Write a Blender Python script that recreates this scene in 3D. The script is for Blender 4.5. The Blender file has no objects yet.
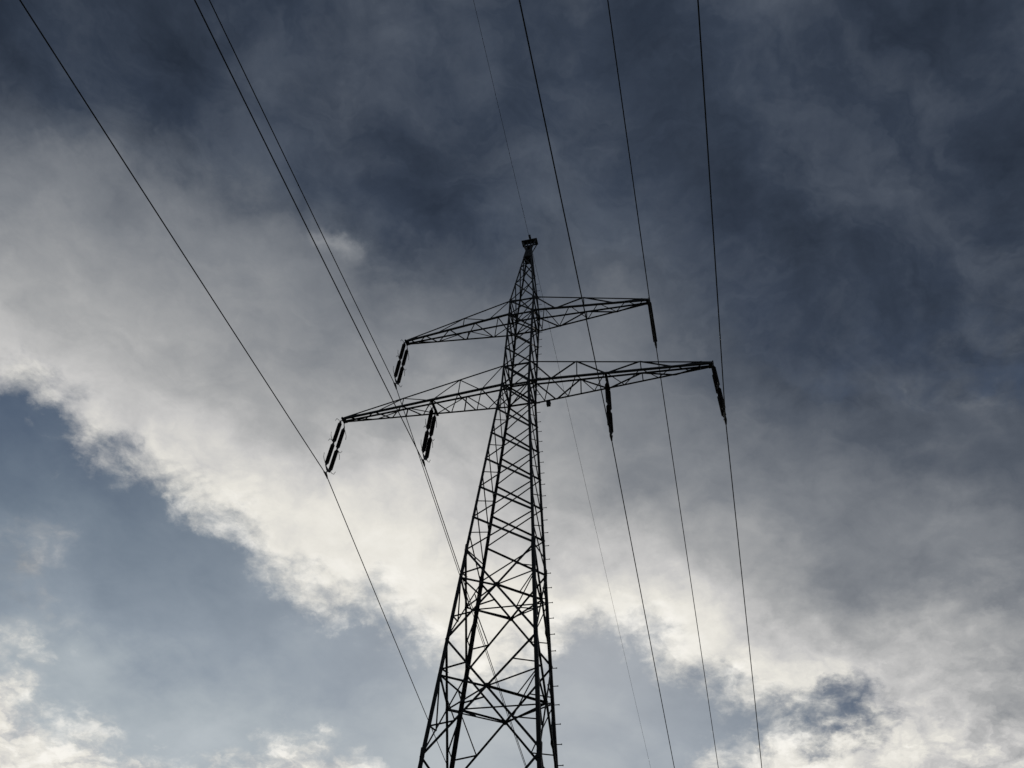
import bpy, math, random
from mathutils import Vector, Matrix

C = bpy.context.scene.collection
S = bpy.context.scene
random.seed(4)
R = math.radians

# ------------------------------------------------------------------ camera
cd = bpy.data.cameras.new('camera')
cd.sensor_width = 36.0
cd.lens = 740.8522 / 1024 * 36.0
cd.clip_start, cd.clip_end = 0.1, 30000
cam = bpy.data.objects.new('camera', cd)
C.objects.link(cam)
CR = Vector((0.96912414, 0.24041975, 0.05474259))
CU = Vector((0.14937147, -0.74907294, 0.64542845))
CF = Vector((-0.19617994, 0.61732331, 0.76185652))
M = Matrix((CR, CU, -CF)).transposed().to_4x4()
M.translation = Vector((6.2981, -20.9507, 1.6))
cam.matrix_world = M
S.camera = cam

# ------------------------------------------------------------------ view, sampling
S.view_settings.view_transform = 'Standard'
S.view_settings.look = 'None'
S.view_settings.exposure = 0.0
S.view_settings.gamma = 1.0
S.view_settings.use_curve_mapping = False
S.cycles.use_adaptive_sampling = True
S.cycles.adaptive_threshold = 0.012
S.cycles.adaptive_min_samples = 8
S.cycles.max_bounces = 4

# ------------------------------------------------------------------ sun
SUN_AZ, SUN_EL = -11.7, 34.3          # behind the brightest cloud
sd = bpy.data.lights.new('sun', 'SUN')
sd.energy = 0.6
sd.angle = R(14)
sd.color = (1.0, 0.94, 0.86)
sun = bpy.data.objects.new('sun', sd)
C.objects.link(sun)
sdir = Vector((math.sin(R(SUN_AZ)) * math.cos(R(SUN_EL)), math.cos(R(SUN_AZ)) * math.cos(R(SUN_EL)), math.sin(R(SUN_EL))))
sun.rotation_euler = sdir.to_track_quat('Z', 'Y').to_euler()
sun.location = (0, 0, 80)

# ------------------------------------------------------------------ sky
# The cloud field: (azimuth, elevation, concentration, brightness, cover, veil brightness).
# Each entry is one soft cloud mass (or hole) of the sky, given by its compass bearing and height.
CLOUD_MASSES = [
    (-31.75,24.76,12.0,0.691,-1.148,0.330), (3.86,21.52,46.0,0.621,0.137,0.051), (37.94,78.68,14.2,-0.077,-0.850,-0.124), (-26.04,41.00,100.9,0.057,0.573,-0.014),
    (-58.40,41.20,128.6,0.205,0.364,-0.039), (-73.22,64.39,45.5,-0.060,-0.663,-0.092), (37.35,50.08,48.0,-0.058,-0.522,-0.091), (-56.39,32.11,140.7,-0.084,-1.067,-0.003),
    (-7.13,24.26,339.4,0.006,-1.606,0.075), (-6.61,37.17,104.4,0.190,0.392,0.050), (25.65,24.52,58.5,0.223,0.041,0.021), (-42.18,27.77,353.0,0.006,-0.973,-0.058),
    (-40.33,43.10,106.6,-0.035,0.419,-0.047), (-48.89,14.82,183.0,0.261,0.977,0.284), (-28.94,15.73,405.1,-0.139,0.836,-0.036), (-33.91,60.50,288.5,-0.097,-0.162,-0.071),
    (-19.52,33.03,884.6,0.050,0.541,-0.017), (-60.08,51.94,338.8,0.115,0.328,0.188), (-9.39,53.17,274.3,0.050,0.099,0.021), (12.04,54.62,108.8,-0.017,-0.804,-0.058),
    (-70.11,45.35,403.9,0.125,0.116,0.125), (-16.25,23.97,333.7,0.102,-1.289,0.088), (-0.42,26.23,1021.0,-0.069,-0.974,0.053), (-84.43,50.65,173.0,-0.093,-0.526,-0.107),
    (-38.53,14.34,451.3,-0.095,0.671,0.005), (-31.77,35.15,895.4,0.023,0.519,-0.052), (-43.23,36.05,319.8,0.154,-0.013,-0.047), (-8.22,29.86,931.7,0.052,-0.540,0.022),
    (8.83,25.47,1120.6,-0.003,-1.190,-0.038), (-47.28,24.09,1193.3,0.064,-0.742,0.053), (-61.86,34.12,411.4,0.304,-0.853,-0.026), (-14.11,66.58,106.8,0.037,-0.192,0.022),
    (-46.67,54.18,300.8,0.068,0.429,0.149), (22.90,44.70,345.4,0.001,-0.360,-0.012), (-16.89,29.59,920.1,0.068,0.467,-0.007), (-48.49,32.52,1052.3,0.088,-0.484,-0.018),
    (3.03,24.42,1080.6,-0.096,-0.581,0.027), (3.40,46.11,289.1,0.049,0.179,0.097), (-24.67,52.47,273.3,0.015,0.327,0.074), (-15.71,16.94,383.0,-0.099,0.840,-0.008),
    (0.30,17.25,408.6,-0.307,0.166,0.024), (-24.44,34.40,879.0,0.029,0.468,-0.010), (-29.54,21.48,1075.7,-0.052,0.217,0.038), (-15.05,35.19,866.7,0.059,0.377,-0.023),
    (16.04,20.35,456.6,0.166,-0.059,0.022), (15.54,37.97,337.5,0.048,0.113,0.017), (-51.64,59.17,313.8,-0.020,-0.264,-0.006), (51.12,58.88,163.1,-0.049,-0.167,-0.062),
    (-51.59,22.72,1301.5,0.158,-0.189,0.110), (-3.75,31.54,929.8,0.059,-0.452,0.030), (-7.58,17.25,388.7,-0.137,0.428,0.037), (-34.76,25.51,1032.5,-0.059,-0.577,-0.025),
    (-26.64,25.15,996.0,-0.060,-0.660,-0.013), (-51.60,37.15,1029.0,0.082,-0.101,-0.017), (-39.40,22.88,1122.5,-0.041,-0.510,0.020), (33.39,40.38,419.3,0.004,-0.430,0.004),
    (-71.49,56.10,379.2,-0.063,-0.364,-0.080), (-69.50,38.68,436.1,0.193,0.035,0.067), (-2.83,23.10,1060.6,-0.051,-0.670,0.077), (2.21,29.43,991.4,0.053,-0.362,0.033),
    (-37.65,37.76,904.1,0.038,0.381,-0.027), (-48.98,40.24,971.1,0.067,0.238,-0.016), (-40.80,68.41,315.1,-0.028,-0.153,-0.016), (-42.12,17.71,1290.1,0.051,0.196,0.078),
    (-73.13,50.65,401.3,0.062,-0.210,0.053), (-23.76,16.30,391.5,-0.167,0.732,-0.041), (-22.09,22.39,1031.4,0.001,-0.583,0.049), (-12.55,29.79,921.9,0.071,-0.309,0.019),
    (14.82,45.98,943.4,-0.012,-0.275,-0.003), (12.23,25.04,1174.4,-0.003,-0.570,-0.013), (17.41,28.93,1171.0,0.077,-0.006,-0.016), (-13.96,43.91,274.3,-0.030,0.169,0.033),
    (-6.73,21.58,1068.5,0.030,0.463,0.047), (-53.83,28.63,1196.4,-0.008,0.330,0.033), (-5.00,40.96,851.1,-0.095,-0.037,0.014), (37.94,78.68,404.2,0.070,0.476,0.094),
    (-48.73,12.42,544.5,-0.193,-0.336,-0.161), (-44.00,32.13,1009.9,0.028,-0.464,-0.027), (-30.99,26.20,998.4,-0.076,-0.669,-0.053), (6.61,24.13,1122.4,-0.076,-0.843,0.010),
    (25.65,37.00,1164.2,-0.008,0.152,0.036), (0.58,52.57,282.8,0.024,0.354,0.057), (-30.17,45.40,834.4,-0.047,-0.037,0.003), (7.67,16.96,442.7,-0.201,-0.082,-0.033),
    (21.52,67.05,336.5,0.041,-0.053,0.039), (-32.68,31.22,939.1,-0.014,0.040,-0.087), (-55.80,19.76,1495.6,0.056,0.454,0.076), (10.84,42.94,927.1,0.003,0.265,0.056),
    (-18.63,25.99,967.7,-0.042,0.438,-0.014), (21.23,17.62,535.7,0.147,-0.022,0.024), (-33.88,15.07,425.0,-0.178,0.567,-0.039), (-42.86,13.58,483.8,-0.171,0.280,-0.084),
    (-78.32,45.56,462.0,0.074,0.563,0.215), (-4.17,28.06,971.4,0.004,-0.392,0.037), (-53.92,40.24,1023.4,0.020,0.238,-0.008), (-20.36,38.68,843.3,0.024,0.225,0.002),
    (-20.95,58.98,278.7,-0.046,-0.426,-0.033), (-2.57,61.91,290.1,0.006,-0.208,-0.004), (-48.29,28.91,1107.9,0.001,-0.303,-0.027), (-36.02,28.72,991.0,-0.016,-0.538,-0.070),
    (-36.48,20.33,1152.0,0.024,-0.457,0.072), (-43.38,23.55,1152.9,-0.019,-0.443,0.031), (-22.67,25.62,977.8,-0.019,-0.542,-0.017), (-27.49,28.48,950.4,-0.017,-0.448,-0.066),
    (19.45,40.86,1026.7,-0.036,0.093,0.030), (11.65,33.46,1021.7,-0.054,0.030,-0.010), (0.57,21.45,1120.2,-0.060,-0.374,0.087), (-54.98,35.68,1091.1,0.165,0.156,-0.047),
    (32.32,47.04,382.7,0.031,-0.123,0.021), (-53.36,25.36,1264.0,0.026,-0.200,0.059), (-47.17,20.95,1272.9,0.019,-0.372,0.050), (3.79,27.60,1031.1,-0.037,-0.373,0.003),
    (-27.73,37.79,861.5,0.013,0.214,-0.006), (53.17,72.51,433.6,0.035,0.409,0.056), (-3.68,82.79,389.0,0.044,0.366,0.061), (27.93,29.12,460.8,-0.112,0.010,0.007),
    (-39.39,31.56,977.5,0.000,-0.271,-0.060), (-12.76,39.10,843.1,-0.041,0.040,-0.020), (-35.37,22.11,1102.1,-0.084,-0.339,-0.014), (-83.85,69.71,418.1,0.021,0.291,0.030),
    (-43.81,40.01,928.7,0.017,0.299,-0.011), (-39.39,74.37,337.8,0.015,-0.106,0.004), (17.22,55.74,314.1,-0.007,0.370,0.014), (-34.18,50.97,280.6,-0.000,0.139,0.033),
    (-58.35,32.11,1205.1,0.142,-0.073,0.008), (22.18,34.53,1145.8,0.045,0.029,0.007), (-0.33,38.73,882.7,-0.027,-0.042,0.041), (-10.43,26.38,971.4,0.032,-0.363,0.015),
    (-14.53,26.24,965.5,-0.022,0.287,-0.016), (28.49,71.45,362.1,0.055,0.033,0.052), (-57.91,26.89,1316.6,0.025,-0.475,0.107), (-49.98,46.33,314.1,0.044,0.065,-0.015),
    (-62.46,57.95,342.5,-0.050,-0.126,-0.031), (-52.62,15.19,1602.7,-0.112,-0.174,-0.090), (27.05,42.12,1117.0,0.002,-0.180,0.006), (-64.50,30.65,1371.7,0.135,0.053,-0.025),
    (-10.49,21.52,1054.7,0.073,-0.000,0.058), (-14.76,56.22,274.9,-0.010,0.360,0.092), (-39.41,59.42,292.9,-0.047,-0.345,-0.036), (7.53,27.23,1072.9,-0.013,0.572,-0.007),
    (7.88,22.49,1174.1,0.023,0.563,0.001), (14.46,26.27,1180.6,0.027,0.233,-0.019), (0.87,33.06,937.9,0.049,0.139,0.044), (6.62,37.93,930.4,0.026,0.075,0.046),
    (-68.22,50.58,375.4,0.016,0.296,0.062), (31.54,63.94,357.7,0.022,-0.034,0.017), (-33.10,38.79,873.9,0.018,0.125,-0.012), (57.29,58.20,499.9,0.053,-0.109,0.047),
    (-56.31,80.37,388.1,0.033,0.215,0.043), (-7.15,46.96,825.8,0.018,0.134,0.059), (-10.33,33.46,888.3,0.057,-0.017,-0.000), (-63.23,46.54,362.5,0.037,-0.111,0.051),
    (-93.90,53.36,548.3,-0.039,-0.156,-0.054), (-50.50,26.40,1189.8,-0.013,-0.223,0.037), (-45.77,27.95,1093.6,0.040,-0.217,0.009), (4.60,47.93,867.7,-0.021,0.228,0.011),
    (61.42,64.35,494.9,0.029,0.178,0.037), (-25.15,48.18,818.5,0.036,-0.068,-0.007), (-48.72,36.30,1006.7,0.075,0.024,-0.025), (-65.62,38.12,411.8,0.099,0.144,-0.028),
    (-72.15,59.79,377.3,-0.001,0.158,0.011), (25.94,23.89,1492.0,-0.081,-0.061,-0.003), (12.73,21.97,1257.9,0.030,0.126,-0.003), (9.18,60.53,301.8,-0.009,0.090,-0.012),
    (-16.12,48.93,812.3,0.025,0.083,0.028), (32.56,36.05,1322.1,-0.035,0.214,0.047), (46.62,67.65,411.4,-0.013,-0.068,-0.020), (23.21,39.69,1088.6,0.004,0.099,0.027),
    (-49.76,63.13,315.1,-0.046,-0.005,-0.047), (-83.44,58.73,435.5,-0.030,-0.083,-0.028), (-82.03,45.46,495.8,0.021,-0.347,-0.061), (-64.41,34.59,1276.0,-0.086,0.279,0.001),
    (46.10,52.07,448.7,-0.036,-0.042,-0.035), (-23.92,67.60,300.5,-0.044,-0.086,-0.033), (-38.36,24.76,1074.7,-0.025,-0.225,-0.016), (-41.95,20.73,1202.4,-0.027,-0.148,0.032),
    (-26.26,32.28,902.8,-0.012,-0.140,-0.058), (18.30,27.14,1224.7,0.042,-0.073,0.015), (-3.83,56.00,280.3,0.008,0.133,0.079), (-51.18,33.40,1072.6,0.046,-0.162,-0.017),
    (-46.32,57.27,12460.4,0.060,0.05,0.0), (-44.93,57.19,12353.9,0.100,0.05,0.0), (-43.43,56.96,12240.0,0.110,0.05,0.0), (-42.04,56.69,12138.8,0.070,0.05,0.0),
]

DEF_B, DEF_A, DEF_G = 0.30, 1.0, 0.30

w = bpy.data.worlds.new('World')
S.world = w
w.use_nodes = True
nt = w.node_tree
nt.nodes.clear()
N, L = nt.nodes.new, nt.links.new


def setin(sock, v):
    if hasattr(v, 'is_output'):
        L(v, sock)
    else:
        sock.default_value = v


def mth(op, a, b=None, c=None, clamp=False):
    n = N('ShaderNodeMath')
    n.operation = op
    n.use_clamp = clamp
    for i, v in enumerate((a, b, c)):
        if v is not None:
            setin(n.inputs[i], v)
    return n.outputs[0]


def vec(op, a, b=None, c=None):
    n = N('ShaderNodeVectorMath')
    n.operation = op
    for i, v in enumerate((a, b, c)):
        if v is not None:
            setin(n.inputs[i], v)
    return n.outputs['Value'] if op in ('DOT_PRODUCT', 'LENGTH') else n.outputs['Vector']


def noise(v, scale, detail, rough=0.55, lac=2.0, dist=0.0, col=False):
    n = N('ShaderNodeTexNoise')
    n.noise_dimensions = '2D'
    n.inputs['Scale'].default_value = scale
    n.inputs['Detail'].default_value = detail
    n.inputs['Roughness'].default_value = rough
    n.inputs['Lacunarity'].default_value = lac
    n.inputs['Distortion'].default_value = dist
    L(v, n.inputs['Vector'])
    return n.outputs['Color' if col else 'Fac']


def sm(v, lo, hi, a=0.0, b=1.0):
    n = N('ShaderNodeMapRange')
    n.interpolation_type = 'SMOOTHSTEP'
    setin(n.inputs[0], v)
    setin(n.inputs[1], lo)
    setin(n.inputs[2], hi)
    setin(n.inputs[3], a)
    setin(n.inputs[4], b)
    return n.outputs[0]


def ramp(v, stops):
    n = N('ShaderNodeValToRGB')
    e = n.color_ramp.elements
    while len(e) > 1:
        e.remove(e[-1])
    for i, (p, c) in enumerate(stops):
        el = e[0] if i == 0 else e.new(p)
        el.position = p
        el.color = tuple(((x / 255 + 0.055) / 1.055) ** 2.4 if x > 10 else x / 255 / 12.92 for x in c) + (1,)
    L(v, n.inputs[0])
    return n.outputs[0]


tc = N('ShaderNodeTexCoord').outputs['Generated']
dirv = vec('NORMALIZE', tc)
sep = N('ShaderNodeSeparateXYZ')
L(dirv, sep.inputs[0])
zc = mth('ADD', mth('MAXIMUM', sep.outputs[2], 0.02), 0.32)
cmb = N('ShaderNodeCombineXYZ')
L(mth('DIVIDE', sep.outputs[0], zc), cmb.inputs[0])
L(mth('DIVIDE', sep.outputs[1], zc), cmb.inputs[1])
plane = cmb.outputs[0]                      # position on the flat cloud layer overhead

# wind-torn displacement of the cloud masses
w1 = vec('SUBTRACT', noise(plane, 3.8, 6, 0.58, col=True), (0.5, 0.5, 0.5))
w2 = vec('SUBTRACT', noise(plane, 13.0, 6, 0.62, col=True), (0.5, 0.5, 0.5))
wd = vec('MULTIPLY_ADD', w1, (0.095, 0.095, 0.095), dirv)
wd = vec('MULTIPLY_ADD', w2, (0.06, 0.06, 0.06), wd)
wd = vec('NORMALIZE', wd)

acc = None
for i, (az, el, k, b, a, g) in enumerate(CLOUD_MASSES):
    if acc is not None and i % 6 == 0:      # evaluate in short runs (the shader keeps few values at a time)
        wd = vec('MULTIPLY_ADD', acc, (1e-9, 1e-9, 1e-9), wd)
    d = (math.sin(R(az)) * math.cos(R(el)), math.cos(R(az)) * math.cos(R(el)), math.sin(R(el)))
    e = mth('EXPONENT', mth('MULTIPLY_ADD', vec('DOT_PRODUCT', wd, d), k, -k))
    n = N('ShaderNodeVectorMath')
    n.operation = 'MULTIPLY_ADD'
    L(e, n.inputs[0])
    n.inputs[1].default_value = (b, a, g)
    if acc is None:
        n.inputs[2].default_value = (DEF_B, DEF_A, DEF_G)
    else:
        L(acc, n.inputs[2])
    acc = n.outputs[0]
fs = N('ShaderNodeSeparateXYZ')
L(acc, fs.inputs[0])
bright, cover, veil = fs.outputs

PUFF_MEAN = 0.27
# billows and wisps inside the cloud
f_big = noise(plane, 5.0, 5, 0.55, dist=0.3)
f_mid = noise(plane, 16.0, 6, 0.55, dist=0.4)
f_fine = noise(plane, 34.0, 7, 0.66)
mp = N('ShaderNodeMapping')                  # wind-drawn streaks
mp.vector_type = 'TEXTURE'
mp.inputs['Rotation'].default_value = (0, 0, R(38))
mp.inputs['Scale'].default_value = (2.6, 1.0, 1.0)
L(vec('MULTIPLY_ADD', w1, (0.35, 0.35, 0.35), plane), mp.inputs['Vector'])
f_str = noise(mp.outputs[0], 9.0, 7, 0.6)
vo = N('ShaderNodeTexVoronoi')               # heaped, cauliflower-like tops
vo.voronoi_dimensions = '2D'
vo.feature = 'SMOOTH_F1'
vo.normalize = True
vo.inputs['Scale'].default_value = 17.0
vo.inputs['Detail'].default_value = 3.0
vo.inputs['Roughness'].default_value = 0.55
vo.inputs['Smoothness'].default_value = 0.35
L(vec('MULTIPLY_ADD', w2, (0.10, 0.10, 0.10), plane), vo.inputs['Vector'])
puff = mth('SUBTRACT', PUFF_MEAN, vo.outputs['Distance'])
near_edge = sm(cover, 0.9, 0.1)              # 1 where the cloud thins out
amp = mth('MULTIPLY_ADD', near_edge, 0.20, mth('MULTIPLY_ADD', bright, 0.10, 0.085))
calm = sm(sep.outputs[2], 0.80, 0.66, 0.16, 1.0)   # thin high sheet overhead, heaped cloud lower down
det = mth('MULTIPLY_ADD', mth('MULTIPLY', mth('SUBTRACT', f_mid, 0.5), mth('MULTIPLY_ADD', calm, 0.6, 0.4)), 0.75, mth('MULTIPLY', mth('SUBTRACT', f_big, 0.5), 0.8))
det = mth('MULTIPLY_ADD', mth('SUBTRACT', f_str, 0.5), 1.0, det)
low = sm(sep.outputs[2], 0.62, 0.42)         # the heaped clouds stand low in the sky
lum = mth('MULTIPLY_ADD', det, amp, mth('ADD', bright, 0.012))
lum = mth('MULTIPLY_ADD', mth('MULTIPLY', low, puff), mth('MULTIPLY_ADD', sm(sep.outputs[2], 0.46, 0.34), 0.35, 0.25), lum)
rag = mth('MULTIPLY', mth('SUBTRACT', f_mid, 0.5), 0.7)
rag = mth('MULTIPLY_ADD', mth('SUBTRACT', f_fine, 0.5), 0.38, rag)
rag = mth('MULTIPLY_ADD', puff, 1.0, rag)
rag = mth('MULTIPLY', rag, calm)
alpha_in = mth('MULTIPLY_ADD', rag, sm(mth('ABSOLUTE', cover), 1.0, 0.6), cover)   # only the edges are ragged
alpha = sm(alpha_in, -0.42, 0.58)
cloud_col = ramp(lum, [
    (0.10, (22, 27, 37)), (0.157, (36, 43, 54)), (0.235, (53, 61, 74)), (0.353, (84, 91, 102)),
    (0.51, (127, 131, 137)), (0.667, (168, 169, 170)), (0.784, (200, 199, 198)), (0.90, (231, 228, 220)), (1.0, (248, 245, 238))])
gl = mth('MULTIPLY_ADD', mth('SUBTRACT', f_big, 0.5), 0.10, veil)
gl = mth('MULTIPLY_ADD', mth('SUBTRACT', f_mid, 0.5), 0.05, gl)
veil_col = ramp(gl, [
    (0.12, (25, 33, 46)), (0.2, (44, 54, 70)), (0.25, (55, 66, 83)), (0.333, (77, 90, 107)), (0.43, (107, 119, 131)), (0.55, (141, 151, 160)), (0.63, (166, 174, 178)), (0.75, (193, 199, 201))])

sky = N('ShaderNodeTexSky')
sky.sky_type = 'NISHITA'
sky.sun_disc = False
sky.sun_elevation = R(SUN_EL)
sky.sun_rotation = R(SUN_AZ)
sky.altitude = 300
bg_sky = N('ShaderNodeBackground')
L(sky.outputs[0], bg_sky.inputs[0])
bg_sky.inputs[1].default_value = 0.1
bg_cl = N('ShaderNodeBackground')
mixc = N('ShaderNodeMix')
mixc.data_type = 'RGBA'
L(alpha, mixc.inputs[0])
L(veil_col, mixc.inputs[6])
L(cloud_col, mixc.inputs[7])
L(mixc.outputs[2], bg_cl.inputs[0])
mx = N('ShaderNodeMixShader')
L(mth('MULTIPLY_ADD', alpha, 0.1, 0.9), mx.inputs[0])   # thin cirrus veil over the blue gaps
L(bg_sky.outputs[0], mx.inputs[1])
L(bg_cl.outputs[0], mx.inputs[2])
out = N('ShaderNodeOutputWorld')
L(mx.outputs[0], out.inputs[0])


# ------------------------------------------------------------------ helpers
def tag(o, label=None, cat=None, group=None, kind=None):
    if label: o['label'] = label
    if cat: o['category'] = cat
    if group: o['group'] = group
    if kind: o['kind'] = kind
    return o


def empty(name, loc=(0, 0, 0)):
    o = bpy.data.objects.new(name, None)
    o.empty_display_size = 0.5
    C.objects.link(o)
    o.location = loc
    return o


class MB:
    """collects shapes for ONE mesh object"""
    def __init__(self):
        self.v, self.f, self.smooth = [], [], False

    def add(self, vs, fs):
        o = len(self.v)
        self.v += [tuple(x) for x in vs]
        self.f += [tuple(i + o for i in q) for q in fs]
        return self

    def angle(self, p, q, w, t, a, b=None):
        """an L-section rolled angle from p to q; legs of width w lie along a and b"""
        p, q = Vector(p), Vector(q)
        d = (q - p).normalized()
        a = Vector(a)
        a = (a - d * a.dot(d)).normalized()
        c = d.cross(a)
        if b is not None and c.dot(Vector(b)) < 0:
            c = -c
        prof = [(0, 0), (w, 0), (w, t), (t, t), (t, w), (0, w)]
        vs = [e + a * x + c * y for e in (p, q) for x, y in prof]
        fs = [tuple(range(5, -1, -1)), tuple(range(6, 12))] + [(i, (i + 1) % 6, (i + 1) % 6 + 6, i + 6) for i in range(6)]
        return self.add(vs, fs)

    def box(self, c, hx, hy, hz, X=(1, 0, 0), Y=(0, 1, 0), Z=(0, 0, 1)):
        c, X, Y, Z = Vector(c), Vector(X), Vector(Y), Vector(Z)
        vs = [c + X * hx * i + Y * hy * j + Z * hz * k for i in (-1, 1) for j in (-1, 1) for k in (-1, 1)]
        return self.add(vs, [(0, 1, 3, 2), (4, 6, 7, 5), (0, 4, 5, 1), (2, 3, 7, 6), (0, 2, 6, 4), (1, 5, 7, 3)])

    def tube(self, pts, r, seg=8):
        pts = [Vector(x) for x in pts]
        n = len(pts)
        rs = r if isinstance(r, (list, tuple)) else [r] * n
        o = []
        for i, pnt in enumerate(pts):
            d = (pts[min(i + 1, n - 1)] - pts[max(i - 1, 0)]).normalized()
            a = d.cross(Vector((0, 0, 1)) if abs(d.z) < 0.9 else Vector((1, 0, 0))).normalized()
            b = d.cross(a)
            for k in range(seg):
                t = 2 * math.pi * k / seg
                o.append(pnt + (a * math.cos(t) + b * math.sin(t)) * rs[i])
        fs = [tuple(range(seg - 1, -1, -1)), tuple(range((n - 1) * seg, n * seg))]
        for i in range(n - 1):
            for k in range(seg):
                k2 = (k + 1) % seg
                fs.append((i * seg + k, i * seg + k2, (i + 1) * seg + k2, (i + 1) * seg + k))
        return self.add(o, fs)

    def mesh(self, name, m):
        me = bpy.data.meshes.new(name)
        me.from_pydata(self.v, [], self.f)
        me.materials.append(m)
        if self.smooth:
            for p_ in me.polygons:
                p_.use_smooth = True
        me.update()
        return me

    def build(self, name, m, parent=None):
        o = bpy.data.objects.new(name, self.mesh(name, m))
        C.objects.link(o)
        if parent:
            o.parent = parent
        return o


def copy_tree(o, parent=None):
    c = o.copy()
    C.objects.link(c)
    c.parent = parent
    for ch in o.children:
        copy_tree(ch, c)
    return c


# ------------------------------------------------------------------ materials
def material(name, base, rough, metal=0.0, var=0.3, scale=6.0, bump=0.0, tint=None):
    m = bpy.data.materials.new(name)
    m.use_nodes = True
    t = m.node_tree
    bs = t.nodes['Principled BSDF']
    tcn = t.nodes.new('ShaderNodeTexCoord')
    nz = t.nodes.new('ShaderNodeTexNoise')
    nz.inputs['Scale'].default_value = scale
    nz.inputs['Detail'].default_value = 6
    t.links.new(tcn.outputs['Object'], nz.inputs['Vector'])
    cr = t.nodes.new('ShaderNodeValToRGB')
    t2 = tint or base
    cr.color_ramp.elements[0].position = 0.35
    cr.color_ramp.elements[1].position = 0.68
    cr.color_ramp.elements[0].color = tuple(x * (1 - var) for x in base) + (1,)
    cr.color_ramp.elements[1].color = tuple(x * (1 + var) for x in t2) + (1,)
    t.links.new(nz.outputs['Fac'], cr.inputs[0])
    t.links.new(cr.outputs[0], bs.inputs['Base Color'])
    bs.inputs['Roughness'].default_value = rough
    bs.inputs['Metallic'].default_value = metal
    if bump:
        b = t.nodes.new('ShaderNodeBump')
        b.inputs['Strength'].default_value = bump
        t.links.new(nz.outputs['Fac'], b.inputs['Height'])
        t.links.new(b.outputs[0], bs.inputs['Normal'])
    return m


STEEL = material('weathered_dark_steel', (0.022, 0.023, 0.024), 0.65, 0.1, 0.35, 3.0, tint=(0.028, 0.025, 0.022))
HARD = material('dark_fittings', (0.03, 0.03, 0.031), 0.6, 0.2, 0.3, 12.0)
PORC = material('brown_glazed_porcelain', (0.03, 0.018, 0.013), 0.3, 0.0, 0.25, 9.0)
CABLE = material('weathered_aluminium_cable', (0.05, 0.05, 0.052), 0.85, 0.0, 0.2, 0.4)
GRASS = material('meadow_grass', (0.045, 0.07, 0.025), 0.95, 0.0, 0.5, 0.35, 0.4, tint=(0.06, 0.065, 0.03))

# ------------------------------------------------------------------ ground
g = MB()
n, half = 60, 6000.0
cs = [((i / n) * 2 - 1) for i in range(n + 1)]
cs = [half * (abs(c) ** 2.5) * (1 if c > 0 else -1) for c in cs]
vs = []
for y in cs:
    for x in cs:
        d = math.hypot(x, y)
        vs.append((x, y, 0.0 if d < 40 else 0.25 * math.sin(x * 0.021) * math.cos(y * 0.017) * min(1, (d - 40) / 60) - 0.06 * max(0, min(y, 400) - 60)))
g.add(vs, [(j * (n + 1) + i, j * (n + 1) + i + 1, (j + 1) * (n + 1) + i + 1, (j + 1) * (n + 1) + i) for j in range(n) for i in range(n)])
tag(g.build('ground', GRASS), kind='structure')

# ------------------------------------------------------------------ pylon
ZLB, ZLT, ZUB, ZUT, ZPK = 26.6563, 28.0325, 32.1451, 33.3323, 39.3178
KN = [(0, 4.7707, 4.7707 * 0.6642), (ZLB, 1.3044, 1.3044 * 1.0826), (ZUB, 1.2839, 1.2839 * 1.0826), (ZUT, 1.3059, 1.3059 * 1.0826), (ZPK, 0.30, 0.33)]
L1, L2, LI, INS = 8.5, 6.2952, 3.9931, 3.3896


def half_w(z):
    for (z0, a0, b0), (z1, a1, b1) in zip(KN, KN[1:]):
        if z <= z1:
            t = (z - z0) / (z1 - z0)
            return (a0 + (a1 - a0) * t) / 2, (b0 + (b1 - b0) * t) / 2
    return KN[-1][1] / 2, KN[-1][2] / 2


def corner(sx, sy, z):
    hx, hy = half_w(z)
    return Vector((sx * hx, sy * hy, z))


FACES = {'near': ((-1, -1), (1, -1), Vector((0, -1, 0))), 'far': ((-1, 1), (1, 1), Vector((0, 1, 0))),
         'left': ((-1, -1), (-1, 1), Vector((-1, 0, 0))), 'right': ((1, -1), (1, 1), Vector((1, 0, 0)))}

pylon = tag(empty('lattice_pylon'), 'tall dark steel lattice pylon with two tiers of crossarms carrying the power lines', 'pylon')

for sx in (-1, 1):
    for sy in (-1, 1):
        m = MB()
        segs = [(0, 10.43, .125), (10.43, 17.53, .12), (17.53, ZLB, .10), (ZLB, ZUB, .09), (ZUB, ZUT, .085), (ZUT, ZPK - 0.02, .075)]
        for z0, z1, wd_ in segs:
            m.angle(corner(sx, sy, z0), corner(sx, sy, z1 + 0.0), wd_, 0.02, (-sx, 0, 0), (0, -sy, 0))
        for zj in (10.43, 17.53, ZLB, ZUB, ZUT):          # bolted splice and gusset plates
            c = corner(sx, sy, zj)
            hh = .22 if zj < 20 else .15
            m.box(c + Vector((-sx * .062, sy * .008, 0)), .055, .006, hh)
            m.box(c + Vector((sx * .008, -sy * .062, 0)), .006, .055, hh)
        leg = m.build('leg', STEEL, pylon)
        if sx == 1 and sy == 1:
            k, z = 0, 8.0
            while z < 36.8:
                c = corner(1, 1, z)
                dr = Vector((1, 0, 0)) if k % 2 == 0 else Vector((0, 1, 0))
                b = MB().tube([c + dr * 0.0 - Vector((.06, .06, 0)) * (1 if k % 2 else 1), c - Vector((.06, .06, 0)) * 1 + dr * .01], .011, 6)
                b = MB()
                base = c + (Vector((0, -.06, 0)) if k % 2 == 0 else Vector((-.06, 0, 0)))
                b.tube([base - dr * .03, base + dr * .15], .013, 6)
                b.tube([base + dr * .145, base + dr * .165], .023, 6)
                b.build('step_bolt', STEEL, leg)
                k += 1
                z += 0.30


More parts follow.
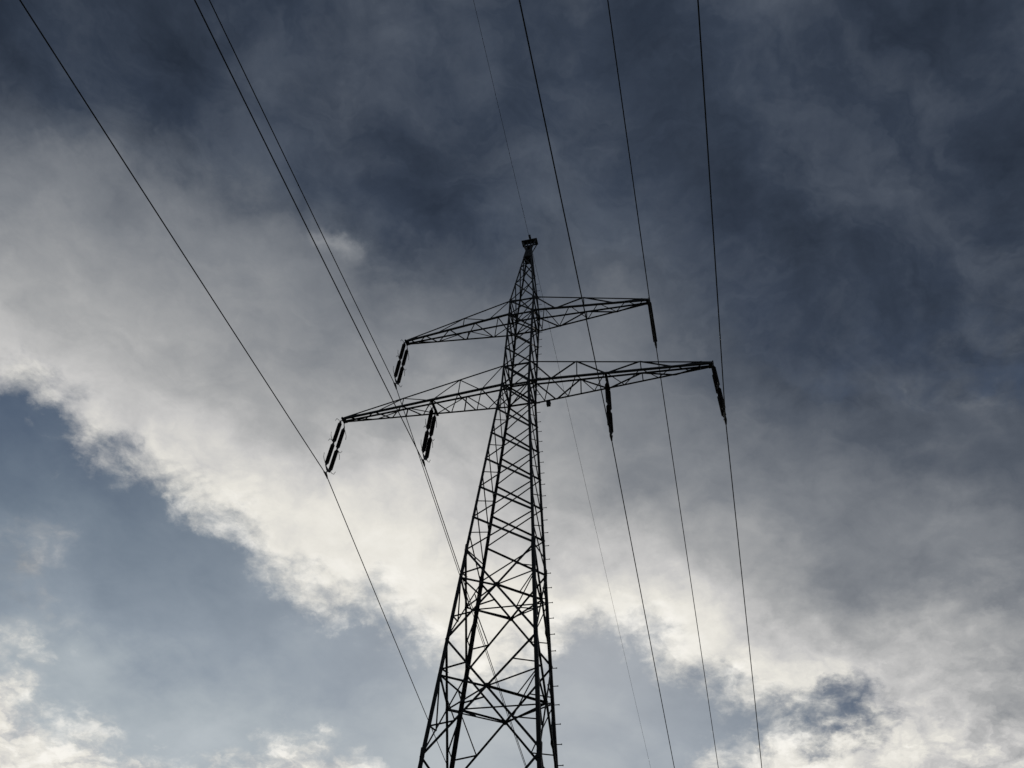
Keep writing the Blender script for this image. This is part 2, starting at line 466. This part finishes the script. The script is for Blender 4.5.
def member(mb, p, q, face, w, depth, t=0.009):
    """an angle lying in a tower face, set `depth` inside the outer surface"""
    nrm = FACES[face][2]
    p, q = Vector(p) - nrm * depth, Vector(q) - nrm * depth
    d = (q - p).normalized()
    a = nrm.cross(d)
    mb.angle(p - a * w / 2, q - a * w / 2, w, t, a, -nrm)


def xpanel(face, z0, z1, w1_, w2_):
    a, b, nrm = FACES[face]
    m = MB()
    member(m, corner(*a, z1), corner(*b, z0), face, w1_, -0.006)
    member(m, corner(*a, z0), corner(*b, z1), face, w2_, 0.024)
    m.build('cross_brace', STEEL, pylon)


def beam(face, z, w=0.08):
    a, b, nrm = FACES[face]
    m = MB()
    member(m, corner(*a, z), corner(*b, z), face, w, 0.05)
    m.build('horizontal_beam', STEEL, pylon)


UP = [17.53, 19.04, 20.54, 22.06, 23.58, 25.10, ZLB]
for f in ('near', 'far'):
    for z0, z1 in zip(UP, UP[1:]):
        xpanel(f, z0, z1, 0.062, 0.036)
SD = [17.53, 18.28, 19.78, 21.29, 22.81, 24.33, 25.86, ZLB]
for f in ('left', 'right'):
    for z0, z1 in zip(SD, SD[1:]):
        xpanel(f, z0, z1, 0.036, 0.034)
for f in FACES:
    xpanel(f, ZLB, ZLT, 0.062, 0.05)
    for i in range(3):
        h = (ZUB - ZLT) / 3
        xpanel(f, ZLT + i * h, ZLT + (i + 1) * h, 0.056, 0.036)
    xpanel(f, ZUB, ZUT, 0.056, 0.04)
    pk = [ZUT, 35.2, 37.0, 38.25]
    for z0, z1 in zip(pk, pk[1:]):
        xpanel(f, z0, z1, 0.05, 0.036)
    for z in (ZLB, ZLT, ZUB, ZUT):
        beam(f, z, 0.065 if f in ('near', 'far') else 0.05)

# the wide lower panels: big crosses, struts to the legs, a plan frame joining the cross centres
BIG = [(14.05, 17.53, 15.86), (10.43, 14.05, 12.30), (6.2, 10.43, 8.45), (0.9, 6.2, 3.75)]
for z0, z1, zc_ in BIG:
    cen = {}
    for f, (a, b, nrm) in FACES.items():
        A0, A1, B0, B1 = corner(*a, z0), corner(*a, z1), corner(*b, z0), corner(*b, z1)
        # the crossing of the two diagonals
        wa, wb = (B0 - A0).length, (B1 - A1).length
        t = wa / (wa + wb)
        ce = A0.lerp(B1, t)
        cen[f] = ce
        m = MB()
        member(m, A1, B0, f, 0.062, -0.006)
        member(m, A0, B1, f, 0.05, 0.024)
        m.box(ce - nrm * 0.012, *((.08, .005, .08) if f in ('near', 'far') else (.005, .08, .08)))
        m.build('cross_brace', STEEL, pylon)
        zs = ce.z + 0.47 * (z1 - z0) / 3.55
        for e, E0, E1 in ((a, A0, A1), (b, B0, B1)):
            m = MB()
            member(m, corner(*e, zs), ce, f, 0.05, 0.045)
            m.build('strut', STEEL, pylon)
            lo = ce.lerp(E0, 0.5)
            hi = ce.lerp(E1, 0.5)
            m = MB()
            member(m, corner(*e, zs), lo, f, 0.036, 0.05)
            m.build('strut', STEEL, pylon)
            m = MB()
            member(m, corner(*e, lo.z - .12), lo, f, 0.036, 0.055)
            m.build('strut', STEEL, pylon)
            m = MB()
            member(m, corner(*e, hi.z - 0.18), hi, f, 0.04, 0.055)
            m.build('strut', STEEL, pylon)
    m = MB()
    zs = cen['far'].z + 0.47 * (z1 - z0) / 3.55
    member(m, corner(-1, 1, zs), corner(1, 1, zs), 'far', 0.034, 0.06)
    m.build('horizontal_beam', STEEL, pylon)
    for e, (f1, f2) in (((-1, -1), ('near', 'left')), ((1, -1), ('near', 'right')), ((-1, 1), ('far', 'left')), ((1, 1), ('far', 'right'))):
        m = MB()
        a_, b_ = corner(*e, zs), (cen[f1] + cen[f2]) / 2 + Vector((0, 0, .02))
        d = (b_ - a_).normalized()
        m.angle(a_ - Vector((e[0] * .04, e[1] * .04, 0)), b_, 0.04, .007, d.cross(Vector((0, 0, 1))), (0, 0, -1))
        m.build('plan_brace', STEEL, pylon)
    for f1, f2 in (('near', 'left'), ('near', 'right'), ('far', 'left'), ('far', 'right')):
        m = MB()
        a_, b_ = cen[f1], cen[f2]
        d = (b_ - a_).normalized()
        m.angle(a_, b_, 0.06 if f1 == 'near' else .042, 0.008, d.cross(Vector((0, 0, 1))), (0, 0, -1))
        m.build('plan_brace', STEEL, pylon)
for z in (ZLB, ZUB):
    m = MB()
    m.angle(corner(-1, 1, z), corner(1, -1, z), 0.05, .008, (1, 1, 0), (0, 0, -1))
    m.build('plan_brace', STEEL, pylon)
    m = MB()
    m.angle(corner(-1, -1, z + .1), corner(1, 1, z + .1), 0.045, .008, (1, -1, 0), (0, 0, -1))
    m.build('plan_brace', STEEL, pylon)


def crossarm(s, zb, zt, ln, tip_y, side, bot, hang=None):
    """side = [(x, 'b'/'t'), ...] zigzag of the two side faces; bot = zigzag of the bottom plane"""
    def ch(level, sy, x):
        z = zb if level == 'b' else zt
        hx, hy = half_w(z)
        t = (x - hx) / (ln - hx)
        zz = z if level == 'b' else zt + (zb + 0.10 - zt) * t
        return Vector((s * x, sy * (hy + (tip_y - hy) * t), zz))
    m = MB()
    for sy in (-1, 1):
        for lv, wd_ in (('b', .085), ('t', .065)):
            hx = half_w(zb if lv == 'b' else zt)[0]
            p0, p1 = ch(lv, sy, hx), ch(lv, sy, ln)
            m.angle(p0, p1, wd_, .011, (0, -sy, 0), (0, 0, 1 if lv == 'b' else -1))
    m.box((s * (ln + .03), 0, zb + .035), .03, tip_y + .05, .05)
    m.box((s * (ln - .06), 0, zb - .012), .09, tip_y + .02, .010)
    arm = m.build('crossarm', STEEL, pylon)
    for sy in (-1, 1):
        m = MB()
        pts = [ch(lv, sy, x) for x, lv in side]
        nv = Vector((0, sy, 0))
        for i, (p_, q_) in enumerate(zip(pts, pts[1:])):
            d = (q_ - p_).normalized()
            m.angle(p_ - nv * .014, q_ - nv * .014, .052, .007, nv.cross(d), -nv)
        for x, lv in side[1:-1]:
            if lv == 't':
                p_, q_ = ch('t', sy, x), ch('b', sy, x)
                m.angle(p_ - nv * .024, q_ - nv * .024, .046, .007, (1, 0, 0), -nv)
        m.build('side_lacing', STEEL, arm)
    m = MB()
    pts = [ch('b', sy, x) for x, sy in bot]
    for i, (p_, q_) in enumerate(zip(pts, pts[1:])):
        d = (q_ - p_).normalized()
        dz = Vector((0, 0, .018 + .006 * (i % 2)))
        m.angle(p_ + dz, q_ + dz, .042, .007, d.cross(Vector((0, 0, 1))), (0, 0, 1))
    m.build('bottom_lacing', STEEL, arm)
    if hang:
        y0 = ch('b', 1, hang).y
        m = MB()
        m.box((s * hang, 0, zb - .03), .055, y0 + .06, .028)
        m.box((s * hang, 0, zb - .075), .02, .33, .016)
        m.build('hanger_beam', STEEL, arm)
    return arm


HX = half_w(ZLB)[0]
for s in (-1, 1):
    crossarm(s, ZLB, ZLT, L1, 0.13,
             [(.66, 't'), (1.6, 'b'), (2.72, 't'), (LI, 'b'), (5.5, 't'), (6.9, 'b'), (8.1, 't')],
             [(HX, -1), (1.05, 1), (1.58, -1), (2.15, 1), (2.72, -1), (3.35, 1), (LI, -1), (4.7, 1), (5.5, -1), (6.2, 1), (6.9, -1), (7.6, 1), (8.2, -1)], LI)
    crossarm(s, ZUB, ZUT, L2, 0.13,
             [(.66, 't'), (1.72, 'b'), (3.12, 't'), (4.65, 'b'), (6.0, 't')],
             [(HX, -1), (.8, 1), (1.2, -1), (1.72, 1), (2.45, -1), (3.2, 1), (3.85, -1), (4.65, 1), (5.2, -1), (5.75, 1), (6.05, -1)])

# head of the pylon: closed gusset box, little bracket frame, earth-wire post
m = MB()
for f, (a, b, nrm) in FACES.items():
    c0, c1, d0, d1 = corner(*a, 38.3), corner(*b, 38.3), corner(*a, 39.15), corner(*b, 39.15)
    vs = [v + nrm * .010 for v in (c0, c1, d1, d0)] + [v - nrm * .002 for v in (c0, c1, d1, d0)]
    m.add(vs, [(0, 1, 2, 3), (7, 6, 5, 4), (0, 4, 5, 1), (1, 5, 6, 2), (2, 6, 7, 3), (3, 7, 4, 0)])
m.build('gusset_plate', STEEL, pylon)
PZ = 40.22
m = MB()
for sy in (-1, 1):
    m.angle((-.46, sy * .21, PZ), (.46, sy * .21, PZ), .09, .01, (0, -sy, 0), (0, 0, 1))
for sx in (-1, 1):
    m.angle((sx * .46, -.21, PZ + .005), (sx * .46, .21, PZ + .005), .09, .01, (-sx, 0, 0), (0, 0, 1))
    for sy in (-1, 1):
        m.angle((sx * .13, sy * .14, 39.15), (sx * .42, sy * .19, PZ), .07, .008, (-sx, 0, 0), (0, -sy, 0))
        m.angle((sx * .13, sy * .14, 39.14), (sx * .13, sy * .14, PZ), .07, .008, (-sx, 0, 0), (0, -sy, 0))
m.box((0, 0, PZ + .105), .30, .12, .012)
m.box((.33, 0, PZ + .02), .05, .19, .010)
m.box((-.33, 0, PZ + .02), .05, .19, .010)
m.box((0, 0, 39.55), .15, .15, .012)
head = m.build('head_bracket', STEEL, pylon)
m = MB()
m.tube([(0, 0, PZ + .11), (0, 0, 41.1)], .024, 8)
m.box((-.03, 0, 40.96), .06, .13, .05)
m.build('wire_clamp', HARD, head)

# small box bolted under the lower arm next to the right legs
m = MB()
m.box((1.24, .60, 26.38), .085, .075, .085)
m.box((1.24, .60, 26.475), .10, .09, .009)
m.box((1.24, .60, 26.56), .015, .02, .075)
m.build('equipment_box', HARD, pylon)

# ------------------------------------------------------------------ insulator strings
def make_string():
    root = empty('insulator_string')
    DY = 0.21
    zt_, zb_ = -.30, -INS + .38            # ends of the porcelain
    mid = .08
    ln = (zt_ - zb_ - mid) / 2
    # hanger: two shackled links into the arm
    for sy in (-1, 1):
        m = MB()
        m.tube([(0, sy * .10, 0.02), (0, sy * .13, -.12), (0, sy * DY, -.20), (0, sy * DY, zt_ + .01)], [.022, .022, .028, .035], 8)
        m.build('hanger_link', HARD, root)
    # one long rod: sheds as a lathe
    prof = [(.035, 0), (.055, -.01), (.055, -.075)]
    ns = 17
    z0, z1 = -.085, -(ln - .085)
    for i in range(ns):
        za = z0 + (z1 - z0) * i / ns
        st = (z0 - z1) / ns
        prof += [(.042, za), (.092, za - st * .45), (.096, za - st * .62), (.045, za - st * .72)]
    prof += [(.055, -(ln - .075)), (.055, -(ln - .01)), (.035, -ln)]
    seg = 14
    vs, fs = [], []
    for r_, z_ in prof:
        for k in range(seg):
            t = 2 * math.pi * k / seg
            vs.append((r_ * math.cos(t), r_ * math.sin(t), z_))
    for i in range(len(prof) - 1):
        for k in range(seg):
            k2 = (k + 1) % seg
            fs.append((i * seg + k, (i + 1) * seg + k, (i + 1) * seg + k2, i * seg + k2))
    fs += [tuple(range(seg)), tuple(range(len(prof) * seg - 1, (len(prof) - 1) * seg - 1, -1))]
    mb = MB().add(vs, fs)
    mb.smooth = False
    rod_me = mb.mesh('insulator_rod', PORC)
    for sy in (-1, 1):
        for z_ in (zt_, zt_ - ln - mid):
            o = bpy.data.objects.new('insulator_rod', rod_me)
            C.objects.link(o)
            o.parent = root
            o.location = (0, sy * DY, z_)
        m = MB()
        m.tube([(0, sy * DY, zt_ - ln + .01), (0, sy * DY, zt_ - ln - mid - .01)], .03, 8)
        m.build('coupling_pin', HARD, root)
        # arcing horns at the top, the middle and the bottom of each string, pointing outward
        for z_, dz, k in ((zt_ - .03, -.26, 1), (zt_ - ln - .02, .22, 1), (zt_ - ln - mid + .02, -.22, 1), (zb_ + .03, .26, 1)):
            m = MB()
            y0 = sy * DY
            m.tube([(0, y0, z_), (0, y0 + sy * .20, z_), (0, y0 + sy * .36, z_ + dz * .4), (0, y0 + sy * .42, z_ + dz * 1.15)], .012, 6)
            m.build('arcing_horn', HARD, root)
    m = MB()
    zz = zb_
    m.tube([(0, -DY, zz + .02), (0, -DY, zz - .06)], .03, 8)
    m.tube([(0, DY, zz + .02), (0, DY, zz - .06)], .03, 8)
    m.add([(x, y, z) for x in (-.014, .014) for y, z in ((-DY - .06, zz - .05), (DY + .06, zz - .05), (.07, zz - .19), (-.07, zz - .19))],
          [(3, 2, 1, 0), (4, 5, 6, 7), (0, 1, 5, 4), (1, 2, 6, 5), (2, 3, 7, 6), (3, 0, 4, 7)])
    m.build('yoke_plate', HARD, root)
    m = MB()
    m.tube([(0, 0, zz - .15), (0, 0, -INS + .03)], .022, 8)
    m.tube([(0, -.20, -INS - .035), (0, -.10, -INS - .005), (0, 0, -INS), (0, .10, -INS - .02), (0, .20, -INS - .07)], [.03, .045, .055, .045, .03], 8)
    m.build('suspension_clamp', HARD, root)
    return root


first = make_string()
HANG = [(-L1, ZLB, 'double ribbed insulator string hanging from the far left tip of the lower crossarm'),
        (-LI, ZLB, 'double ribbed insulator string hanging midway along the left half of the lower crossarm'),
        (LI, ZLB, 'double ribbed insulator string hanging midway along the right half of the lower crossarm'),
        (L1, ZLB, 'double ribbed insulator string hanging from the far right tip of the lower crossarm'),
        (-L2, ZUB, 'double ribbed insulator string hanging from the left tip of the shorter upper crossarm'),
        (L2, ZUB, 'double ribbed insulator string hanging from the right tip of the shorter upper crossarm')]
for i, (x, z, lab) in enumerate(HANG):
    o = first if i == 0 else copy_tree(first)
    zoff = -.02 if abs(x) != LI else -.085
    o.location = (x, 0, z + zoff)
    tag(o, lab, 'insulator', 'insulator strings hanging from the pylon')

# ------------------------------------------------------------------ wires
def wire(name, x0, z0, nk, na, nb, fk, fa, fb, r_, lab, cat, group=None):
    pts = []
    ys = [-260 + 260 * (i / 90) for i in range(90)] + [0] + [300 * ((i + 1) / 90) for i in range(90)]
    for y in ys:
        k, a, b = (nk, na, nb) if y < 0 else (fk, fa, fb)
        sgn_a = a * abs(y)
        pts.append((x0 + k * y, y, z0 + sgn_a + b * y * y))
    m = MB().tube(pts, r_, 8)
    m.smooth = True
    o = m.build(name, CABLE)
    tag(o, lab, cat, group)
    return o


NK, NA, NB = -.01053742, -.07383342, .00024003
FK, FA, FB = -.00574032, -.20237898, .00025167
WL = ['power cable clamped under the insulators at the far left tip of the lower crossarm',
      'power cable clamped under the insulators midway along the left half of the lower crossarm',
      'power cable clamped under the insulators midway along the right half of the lower crossarm',
      'power cable clamped under the insulators at the far right tip of the lower crossarm',
      'power cable clamped under the insulators at the left tip of the upper crossarm',
      'power cable clamped under the insulators at the right tip of the upper crossarm']
for (x, z, _), lab in zip(HANG, WL):
    zoff = -.02 if abs(x) != LI else -.085
    dk = {L1: .004, LI: -.006}.get(x, 0.0)
    wire('power_cable', x, z + zoff - INS - .005, NK + dk, NA, NB, FK, FA, FB, .020, lab, 'power cable', 'power cables running across the sky')
wire('earth_wire', -.07, 40.96, -.03, -.062, .0002, 0.0, -.187, .0002, .009, 'thinnest wire, running over the very top of the pylon', 'earth wire')
